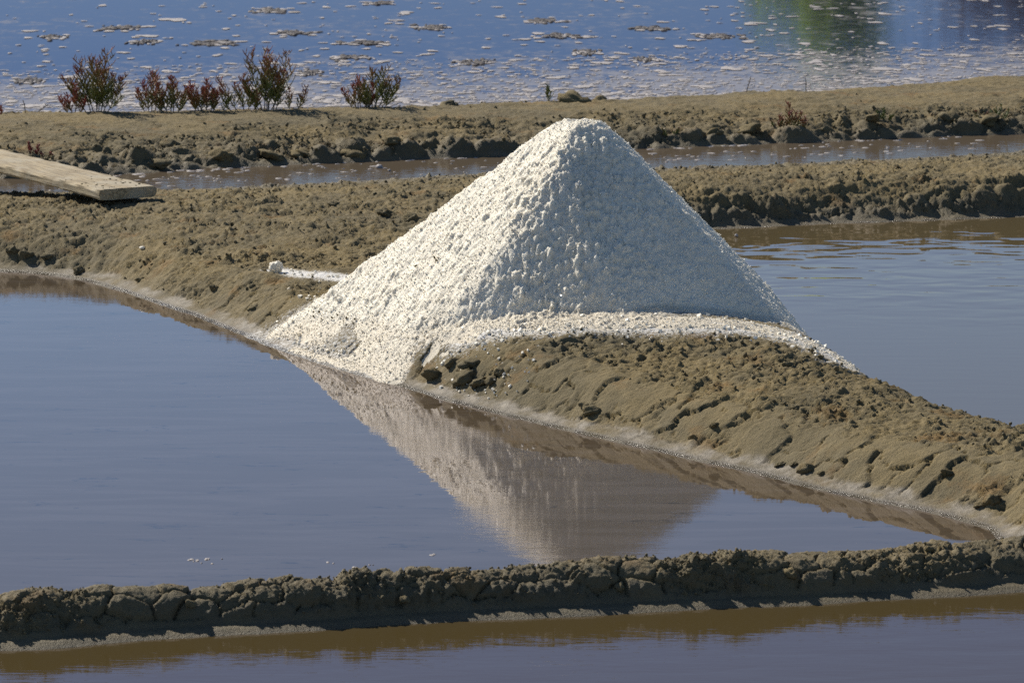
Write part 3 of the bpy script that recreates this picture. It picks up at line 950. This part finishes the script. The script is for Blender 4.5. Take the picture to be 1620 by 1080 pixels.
def plank_mesh():
    us = np.linspace(0, LEN, nu); V = []; F = []
    ring = []
    for i in range(nv):
        ring.append((i / (nv - 1) - 0.5, 0.5))
    for i in range(1, nw):
        ring.append((0.5, 0.5 - i / nw))
    for i in range(nv):
        ring.append((0.5 - i / (nv - 1), -0.5))
    for i in range(1, nw):
        ring.append((-0.5, -0.5 + i / nw))
    k = len(ring)
    for u in us:
        for (a, b) in ring:
            ca = 0.006
            yy = a * WID; zz = b * THK
            if abs(abs(a) - 0.5) < 1e-6 and abs(abs(b) - 0.5) < 1e-6:
                yy -= math.copysign(ca * (1 + 0.8 * math.sin(u * 31 + a * 9)), a) ; zz -= math.copysign(ca * 0.6, b)
            V.append((u, yy, zz))
    for i in range(nu - 1):
        for j in range(k):
            F.append((i * k + j, i * k + (j + 1) % k, (i + 1) * k + (j + 1) % k, (i + 1) * k + j))
    V = np.array(V)
    # rough sawn end and slight wear
    V[:, 0] += np.where(V[:, 0] < 0.001, 0.012 * fbm(V[:, 1] * 25, V[:, 2] * 40, 3, 700), 0)
    V[:, 2] += 0.0030 * fbm(V[:, 0] * 6, V[:, 1] * 40, 3, 701) + 0.008 * np.sin(V[:, 0] * 1.1) + 0.012 * V[:, 1] * np.sin(V[:, 0] * 1.7)
    V[:, 1] += 0.003 * fbm(V[:, 0] * 5, V[:, 2] * 30 + 7, 3, 702)
    me = bpy.data.meshes.new('wooden_plank')
    F = [tuple(f) for f in F] + [tuple(range(k)), tuple(range((nu - 1) * k, nu * k))[::-1]]
    me.from_pydata([tuple(v) for v in V], [], [f[::-1] for f in F])
    me.update()
    return me


ctr = Vector(((pr[0] + pl[0]) / 2, (pr[1] + pl[1]) / 2, 0.262 - THK / 2))
plank = link('wooden_plank', plank_mesh(), WOOD_M, label='weathered wooden plank laid across the ditch as a footbridge', cat='plank', loc=ctr)
plank.rotation_euler = (0, 0, math.atan2(axis.y, axis.x))
ps = [(RNG.uniform(0.03, 0.9), RNG.uniform(-0.14, 0.14), THK / 2 + 0.002) for _ in range(90)]
z_ = np.zeros(90)
link('mud_crumbs', scatter_mesh('mud_crumbs', np.array(ps), 0.003 + 0.006 * RNG.random(90) ** 2, ICO0, .25, .5, True, {'wet': z_, 'soak': z_, 'salt': z_, 'crumb': z_ + .5}), MUD, parent=plank, kind='stuff')

# ------------------------------------------------------------------ glasswort plants
PLANT = NT('glasswort_shoot')
_t = PLANT.attr('tip')
_a = PLANT.mix(PLANT.ramp(_t, 0.42, 0.88), (0.14, 0.155, 0.032), (0.26, 0.12, 0.035))
_a = PLANT.mix(PLANT.ramp(_t, 0.68, 1.05), _a, (0.31, 0.062, 0.042))
_a = PLANT.mix(PLANT.ramp(PLANT.noise(45, 3), 0.5, 0.65, 0, .5), _a, (0.11, 0.08, 0.03))
PLANT_M = PLANT.set(color=_a, rough=0.5)
STEM_M = plain('woody_stem', (0.085, 0.062, 0.036), (0.12, 0.09, 0.055), 80, 0.8)


def tube(acc, pts, r0, r1, tip0, tip1):
    k = 5
    base = len(acc['V'])
    n = len(pts)
    for i, p in enumerate(pts):
        a = pts[min(i + 1, n - 1)] - pts[max(i - 1, 0)]
        a = a.normalized()
        u = a.orthogonal().normalized(); w = a.cross(u)
        t = i / (n - 1)
        r = r0 + (r1 - r0) * t
        if i == n - 1:
            r *= 0.35
        for j in range(k):
            an = 2 * math.pi * j / k
            acc['V'].append(p + (u * math.cos(an) + w * math.sin(an)) * r)
            acc['T'].append(tip0 + (tip1 - tip0) * t)
    for i in range(n - 1):
        for j in range(k):
            acc['F'].append((base + i * k + j, base + i * k + (j + 1) % k, base + (i + 1) * k + (j + 1) % k, base + (i + 1) * k + j))


def curve(p, d, L, n, up, rg):
    out = [p.copy()]
    d = d.normalized()
    for _ in range(n):
        d = (d + Vector((0, 0, up)) + Vector((rg.uniform(-.12, .12), rg.uniform(-.12, .12), rg.uniform(-.06, .06)))).normalized()
        p = p + d * (L / n)
        out.append(p.copy())
    return out


def glasswort(loc, h, w, stems, seed, label, group='glasswort plants on the far mud bank', red=0.0, lean=0.0, dense=1.0, cat='plant'):
    rg = random.Random(seed)
    root = empty('glasswort_plant', loc, label, cat, group)
    rr = 0.0031
    for s in range(stems):
        S = {'V': [], 'F': [], 'T': []}; G = {'V': [], 'F': [], 'T': []}
        f = (s + 0.5) / stems * 2 - 1
        az = rg.uniform(-1, 1)
        d = Vector((f * w / h * 1.1 + lean + rg.uniform(-.15, .15), az * 0.5 * w / h, 1.0))
        hh = h * (1 - 0.42 * abs(f) ** 1.5) * rg.uniform(0.72, 1.03)
        p0 = Vector((f * w * 0.22 + rg.uniform(-.01, .01), az * w * 0.15, -0.02))
        main = curve(p0, d, hh, 10, 0.05, rg)
        tube(S, main[:5], rr * 1.1, rr * 0.9, 0, 0.1)
        tube(G, main[4:], rr * 0.95, rr * 0.8, 0.35 + red, 0.85 + red)
        for i in range(2, 10):
            for sgn in (-1, 1, -1, 1):
                if rg.random() > 0.74 * dense:
                    continue
                tt = i / 10
                ax = (main[i + 0] - main[i - 1]).normalized()
                o = ax.orthogonal().normalized()
                o.rotate(Matrix.Rotation(rg.uniform(0, math.pi * 2) if rg.random() < .5 else (0 if sgn > 0 else math.pi) + rg.uniform(-.5, .5), 3, ax))
                o = Vector((sgn * abs(o.x), o.y, o.z * .3)).normalized()
                L = hh * rg.uniform(0.20, 0.42) * (1.15 - 0.75 * tt)
                br = curve(main[i], ax * 0.75 + o * 0.9, L, 4, 0.16, rg)
                tint = 0.15 + 0.6 * tt + red + rg.uniform(-.15, .15)
                tube(G, br, rr * 0.85, rr * 0.8, tint, tint + 0.3)
                for kx in range(1, 4):
                    for sg2 in (-1, 1):
                        if rg.random() > 0.48 * dense:
                            continue
                        ax2 = (br[kx + 1] - br[kx]).normalized()
                        o2 = Vector((sg2 * rg.uniform(.3, 1), rg.uniform(-.6, .6), .2)).normalized()
                        tw = curve(br[kx], ax2 * .7 + o2 * .8, L * rg.uniform(.35, .7), 3, 0.30, rg)
                        tube(G, tw, rr * .8, rr * .75, tint + .05, tint + .35)
        up_ = root
        for nm, A, m in (('stem', S, STEM_M), ('shoots', G, PLANT_M)):
            up_ = link(nm, raw_mesh(nm, np.array([tuple(v) for v in A['V']]), np.array(A['F']), True, {'tip': np.clip(np.array(A['T']), 0, 1.2)}), m, parent=up_)
    return root


def on_back(px, py):
    q = survey(px, py, BACK)
    return q[0], q[1], ground_z(*q, r=0.02)


PX = 22.8 / FPX
far_plants = [
    (152, 166, 92, 70, 8, 'tall dense glasswort with red tips, leftmost of the clumps on the bank edge', -.05, 0.0, 1.0),
    (118, 166, 48, 40, 3, 'small crimson glasswort leaning against the left side of the tallest dense clump', .35, -0.12, .8),
    (240, 166, 66, 44, 4, 'bushy glasswort with bare red left branches, second clump from the left', .12, -.05, .9),
    (272, 166, 68, 46, 5, 'rounded olive glasswort pressed against the right side of the second clump', .05, .06, 1.0),
    (322, 165, 55, 46, 6, 'short reddish glasswort in the middle gap left of the spiky tallest plant', .15, 0.02, 1.0),
    (345, 164, 44, 34, 2, 'small green glasswort with two leaning stems beside the short reddish one', -.25, .22, .7),
    (385, 165, 62, 66, 4, 'open straggly glasswort with thin bare stems left of the spiky tallest plant', .0, -.10, .75),
    (422, 164, 102, 56, 8, 'tallest glasswort with one spike standing above its dark centre', -.02, 0.0, 1.0),
    (466, 164, 52, 44, 2, 'sparse two-stemmed glasswort just right of the spiky tallest plant', .1, .05, .7),
    (570, 161, 56, 44, 5, 'upright glasswort with red tops, standing alone on the bank edge', .18, .0, .8),
    (592, 161, 68, 50, 6, 'dark green glasswort leaning right beside the upright red-topped one', -.1, .28, .9)]
for i, (px, py, h, w, st, lab, red, lean, dense) in enumerate(far_plants):
    q = on_back(px, py)
    glasswort(q, h * PX * 1.18, w * PX * 1.1, st + st // 3, 900 + i, lab, 'glasswort along the far bank edge', red, lean, dense)
small_plants = [
    (2, 166, 24, 14, 1, 'red glasswort shoot cut off at the left picture edge', .4, 0, .8),
    (870, 160, 34, 16, 1, 'single green sprig standing on the far bank behind the heap top', -.5, 0, 1.0),
    (1255, 203, 52, 46, 8, 'reddish brown glasswort tuft on the far bank slope right of the heap', .08, 0, .8),
    (1228, 203, 22, 18, 2, 'thin dry sprig on the slope just left of the reddish tuft', -.1, 0, .5),
    (1062, 215, 26, 34, 2, 'low branched twig on the dark foot of the far bank beside the heap', -.2, .1, .6),
    (1400, 192, 34, 18, 3, 'small green glasswort halfway up the far bank slope', -.4, 0, .7),
    (1552, 190, 30, 20, 2, 'wispy reddish glasswort next to the upright green tuft', .0, 0, .6),
    (1576, 190, 40, 24, 4, 'upright green tuft near the right end of the far bank slope', -.5, .05, .6),
    (52, 245, 32, 14, 2, 'dark red sprig growing just behind the wooden plank', .45, 0, .9),
    (76, 248, 26, 20, 2, 'brownish sprig growing behind the plank right of the red one', .1, 0, .7),
    (8, 289, 12, 18, 2, 'tiny red and green shoots under the wooden plank', .2, 0, .8)]
for i, (px, py, h, w, st, lab, red, lean, dense) in enumerate(small_plants):
    q = on_back(px, py) if py < 260 else put(px, py)
    glasswort(q, h * PX, w * PX, st, 950 + i, lab, 'small plants on the mud banks', red, lean, dense)


def dry_stalk(px, py, h, lab, lean):
    q = on_back(px, py)
    A = {'V': [], 'F': [], 'T': []}
    rg = random.Random(px)
    st = curve(Vector((0, 0, -.02)), Vector((lean, 0, 1)), h * PX + .02, 6, 0, rg)
    tube(A, st, .0035, .002, 0, 0)
    for i in (3, 4, 5):
        tube(A, curve(st[i], Vector((rg.uniform(-1, 1), rg.uniform(-.4, .4), .9)), h * PX * .14, 3, .1, rg), .002, .0015, 0, 0)
    link('dry_stalk', raw_mesh('dry_stalk', np.array([tuple(v) for v in A['V']]), np.array(A['F'])), STEM_M, loc=q, label=lab, cat='dry stalk', group='dry stalks on the far bank edge')


dry_stalk(1180, 137, 28, 'pale leaning dry stalk on the far bank edge', 0.25)
dry_stalk(1275, 131, 26, 'straight dry stalk on the far bank edge right of the leaning one', 0.02)
dry_stalk(40, 168, 22, 'short dark stub at the left end of the far bank edge', 0.0)
dry_stalk(52, 168, 28, 'bent twig beside the short dark stub on the far bank', 1.1)

# ------------------------------------------------------------------ foam and scum on the water


def pancake(acc, cx, cy, rx, ry, h, rg, z=0.0):
    k = 9 if rx < 0.05 else 14
    b = len(acc['V'])
    ph = rg.uniform(0, 6.28, 3)
    for ring, (f, zz) in enumerate(((1.0, 0.0), (0.82, 0.8), (0.4, 1.0))):
        for j in range(k):
            a = 2 * math.pi * j / k
            r = f * (1 + .28 * math.sin(2 * a + ph[0]) + .2 * math.sin(3 * a + ph[1]) + .14 * math.sin(5 * a + ph[2]))
            acc['V'].append((cx + rx * r * math.cos(a), cy + ry * r * math.sin(a), z - 0.001 + h * zz * rg.uniform(.6, 1.1)))
    acc['V'].append((cx, cy, z + h))
    for ring in (0, 1):
        for j in range(k):
            a, c = b + ring * k + j, b + ring * k + (j + 1) % k
            acc['F'] += [(a, c, c + k), (a, c + k, a + k)]
    for j in range(k):
        acc['F'].append((b + 2 * k + j, b + 2 * k + (j + 1) % k, b + 3 * k))


rg = np.random.default_rng(55)
A = {'V': [], 'F': []}
n_f = 0
while n_f < 2300:
    yy = 24.6 + 16 * rg.random() ** 1.6
    xx = rg.uniform(-1, 1) * (0.145 * yy + .8)
    dens = 0.25 + 0.75 * math.exp(-(yy - 24.6) / 2.0) + (0.25 if xx > 1.5 else 0)
    cl = float(fbm(np.array([xx * .7]), np.array([yy * .45]), 3, 801)[0])
    if rg.random() > dens * (0.35 + 1.6 * max(0, cl + .15)):
        continue
    s = 0.010 + 0.038 * rg.random() ** 2.5
    if rg.random() < .10:
        s *= 1.7
    pancake(A, xx, yy, s * rg.uniform(.7, 1.5), s * rg.uniform(.9, 2.2), 0.002 + 0.002 * rg.random(), rg)
    n_f += 1
for _ in range(4200):
    yy = 24.9 + 3.2 * rg.random() ** 1.7 + 0.0
    xx = rg.uniform(-1, 1) * (0.145 * yy + .8)
    yy += 0.28 * xx
    s = 0.006 + 0.016 * rg.random() ** 2
    pancake(A, xx, yy, s * rg.uniform(.8, 1.8), s * rg.uniform(.8, 1.8), 0.002, rg)
link('foam_flecks', raw_mesh('foam_flecks', np.array(A['V']), np.array(A['F'])), FOAM, kind='stuff', label='pale foam flecks drifting all over the lagoon', cat='foam')
A = {'V': [], 'F': []}
for _ in range(260):
    t = rg.random()
    i = rg.integers(8, len(ditch_far) - 8)
    a = np.array(ditch_far[i]); b = np.array(ditch_far[i + 1])
    p_ = a * (1 - t) + b * t
    off = rg.uniform(0.02, .75) if rg.random() < .7 else rg.uniform(0, .06)
    s = 0.005 + .012 * rg.random() ** 2
    pancake(A, p_[0], p_[1] - off, s * 1.6, s, .004, rg, .004)
link('foam_flecks', raw_mesh('foam_flecks', np.array(A['V']), np.array(A['F'])), FOAM, kind='stuff', label='small foam flecks on the narrow ditch', cat='foam')
A = {'V': [], 'F': []}
for cx, cy, n_, sp in ((325, 884, 12, 22), (530, 893, 2, 6), (560, 897, 2, 6), (735, 897, 2, 6), (588, 895, 3, 10), (700, 880, 2, 30)):
    for _ in range(n_):
        q = gp(cx + rg.normal(0, sp), cy + rg.normal(0, 3.5))
        s = .002 + .004 * rg.random()
        pancake(A, q[0], q[1], s * 1.3, s * 1.5, .003, rg)
link('foam_flecks', raw_mesh('foam_flecks', np.array(A['V']), np.array(A['F'])), FOAM, kind='stuff', label='few white foam flecks on the still pond', cat='foam')
for px, py, lab in ((600, 267, 'larger white foam clump floating on the ditch'), (616, 272, 'smaller white foam clump beside the larger one on the ditch'), (1165, 375, 'white foam clump on the right pond by the heap')):
    q = gp(px, py)
    link('foam_clump', lump_mesh('foam_clump', .017 if px == 600 else .01, 2, px, .8, .5), FOAM, loc=(q[0], q[1], .008), label=lab, cat='foam clump', group='foam clumps')

mats = [(885, 57, 80, 'widest dark scum mat on the lagoon, straight behind the heap top'), (685, 43, 62, 'dark scum mat left of the heap top near the picture top'),
        (335, 68, 86, 'broad dark scum mat on the lagoon above the gap between plants'), (230, 66, 44, 'small dark scum mat left of the broad one'),
        (462, 52, 66, 'dark scum streak above and right of the spiky tallest plant'), (580, 68, 74, 'dark scum streak above the lone red-topped plant'),
        (1030, 45, 70, 'dark scum streak on the lagoon right of the heap top'), (1140, 57, 62, 'thin dark scum streak before the green reflection'),
        (865, 33, 66, 'thin dark scum streak just beyond the widest mat'), (760, 98, 60, 'thin dark scum streak between the heap and the lone plant'),
        (1022, 94, 36, 'small round dark scum patch close to the far bank'), (555, 90, 56, 'dark scum streak close above the lone red-topped plant'),
        (80, 58, 46, 'dark scum patch above the leftmost tall plant'), (190, 44, 60, 'thin dark scum streak far out at the left'),
        (490, 115, 40, 'faint scum patch between the sparse plant and the lone plant'), (45, 127, 50, 'dark scum streak at the left end of the lagoon shore'),
        (930, 82, 40, 'short dark scum streak near the bank behind the heap'), (430, 17, 70, 'dark scum streak at the top edge of the lagoon'), (600, 5, 40, 'tiny scum streak farthest out in the middle')]
for i, (px, py, w, lab) in enumerate(mats):
    q = gp(px, py)
    half = w / 2 * q[1] / FPX
    root = empty('scum_mat', (q[0], q[1], 0), lab, 'scum mat', 'dark scum mats on the lagoon')
    A = {'V': [], 'F': []}
    r2 = np.random.default_rng(1000 + i)
    for _ in range(30):
        t = r2.normal(0, .45)
        pancake(A, t * half, r2.normal(0, .10), half * r2.uniform(.06, .22), .05 * r2.uniform(.5, 1.6), .005 + .006 * r2.random() * max(0, 1 - abs(t)), r2)
    link('scum', raw_mesh('scum', np.array(A['V']), np.array(A['F'])), SCUM, parent=root)
    A = {'V': [], 'F': []}
    for _ in range(10):
        pancake(A, r2.uniform(-1.15, 1.15) * half, r2.normal(-.04, .14), half * r2.uniform(.08, .3), .05 * r2.uniform(.6, 1.5), .003, r2)
    link('foam_rim', raw_mesh('foam_rim', np.array(A['V']), np.array(A['F'])), FOAM, parent=root, kind='stuff')

# ------------------------------------------------------------------ trees beyond the lagoon (seen only mirrored in the water)
FAR_LAND = [(-260, 92), (260, 92), (260, 420), (-260, 420)]
sheet('far_shore', FAR_LAND, 0.25, plain('dry_marsh_grass', (0.13, 0.11, 0.05), (0.09, 0.09, 0.035), 0.5, 0.95))


def leaf_tree(name, x, y, h, w, m, trunk_m, label, cat, n, seed):
    rg = np.random.default_rng(seed)
    root = empty(name, (x, y, .25), label, cat)
    A = {'V': [], 'F': [], 'T': []}
    rd = random.Random(seed)
    tr = curve(Vector((0, 0, -.2)), Vector((.05, 0, 1)), h * .75, 8, .02, rd)
    tube(A, tr, w * .05, w * .015, 0, 0)
    tips = []
    for i in range(2, 8):
        for _ in range(3):
            a = rd.uniform(0, 6.28)
            b = curve(tr[i], Vector((math.cos(a), math.sin(a), .7)), w * rd.uniform(.28, .5), 4, .08, rd)
            tube(A, b, w * .016, w * .006, 0, 0)
            tips += [b[2], b[3], b[4]]
    link('trunk', raw_mesh('trunk', np.array([tuple(v) for v in A['V']]), np.array(A['F'])), trunk_m, parent=root)
    T = np.array([tuple(t) for t in tips])
    c = T[rg.integers(0, len(T), n)] + rg.normal(0, w * .085, (n, 3))
    c[:, 2] = np.maximum(c[:, 2], .3)
    M = rand_rot(n)
    q = np.array([(-1, -.5, 0), (1, -.5, 0), (1, .5, .25), (-1, .5, .25)]) * .11
    V = (c[:, None] + np.einsum('nij,kj->nki', M, q)).reshape(-1, 3)
    link('crown', raw_mesh('crown', V, np.arange(n * 4).reshape(-1, 4), False), m, parent=root)


LIME = plain('lime_foliage', (0.66, 0.74, 0.04), (0.52, 0.64, 0.04), 3, .6)
RUST = plain('russet_foliage', (0.22, 0.07, 0.025), (0.12, 0.05, 0.02), 3, .7)
DGREEN = plain('dark_foliage', (0.05, 0.07, 0.02), (0.035, 0.05, 0.015), 3, .7)
for m_ in (LIME, RUST, DGREEN):
    t_ = m_.node_tree
    b_ = next(n_ for n_ in t_.nodes if n_.type == 'BSDF_PRINCIPLED')
    o_ = next(n_ for n_ in t_.nodes if n_.type == 'OUTPUT_MATERIAL')
    tr_ = t_.nodes.new('ShaderNodeBsdfTranslucent'); mx_ = t_.nodes.new('ShaderNodeMixShader')
    t_.links.new(b_.inputs['Base Color'].links[0].from_socket, tr_.inputs['Color'])
    mx_.inputs[0].default_value = 0.55
    t_.links.new(b_.outputs[0], mx_.inputs[1]); t_.links.new(tr_.outputs[0], mx_.inputs[2]); t_.links.new(mx_.outputs[0], o_.inputs['Surface'])
leaf_tree('lime_tree', 8.0, 98, 8.2, 4.2, LIME, STEM_M, 'bright yellow-green tree mirrored in the lagoon', 'tree', 9000, 1)
leaf_tree('russet_tree', 12.6, 100, 6.8, 5.5, RUST, STEM_M, 'russet tree beside the yellow-green one', 'tree', 5000, 2)
leaf_tree('russet_tree', 16.4, 103, 7.2, 6.0, RUST, STEM_M, 'russet tree at the far right of the lagoon shore', 'tree', 5000, 3)
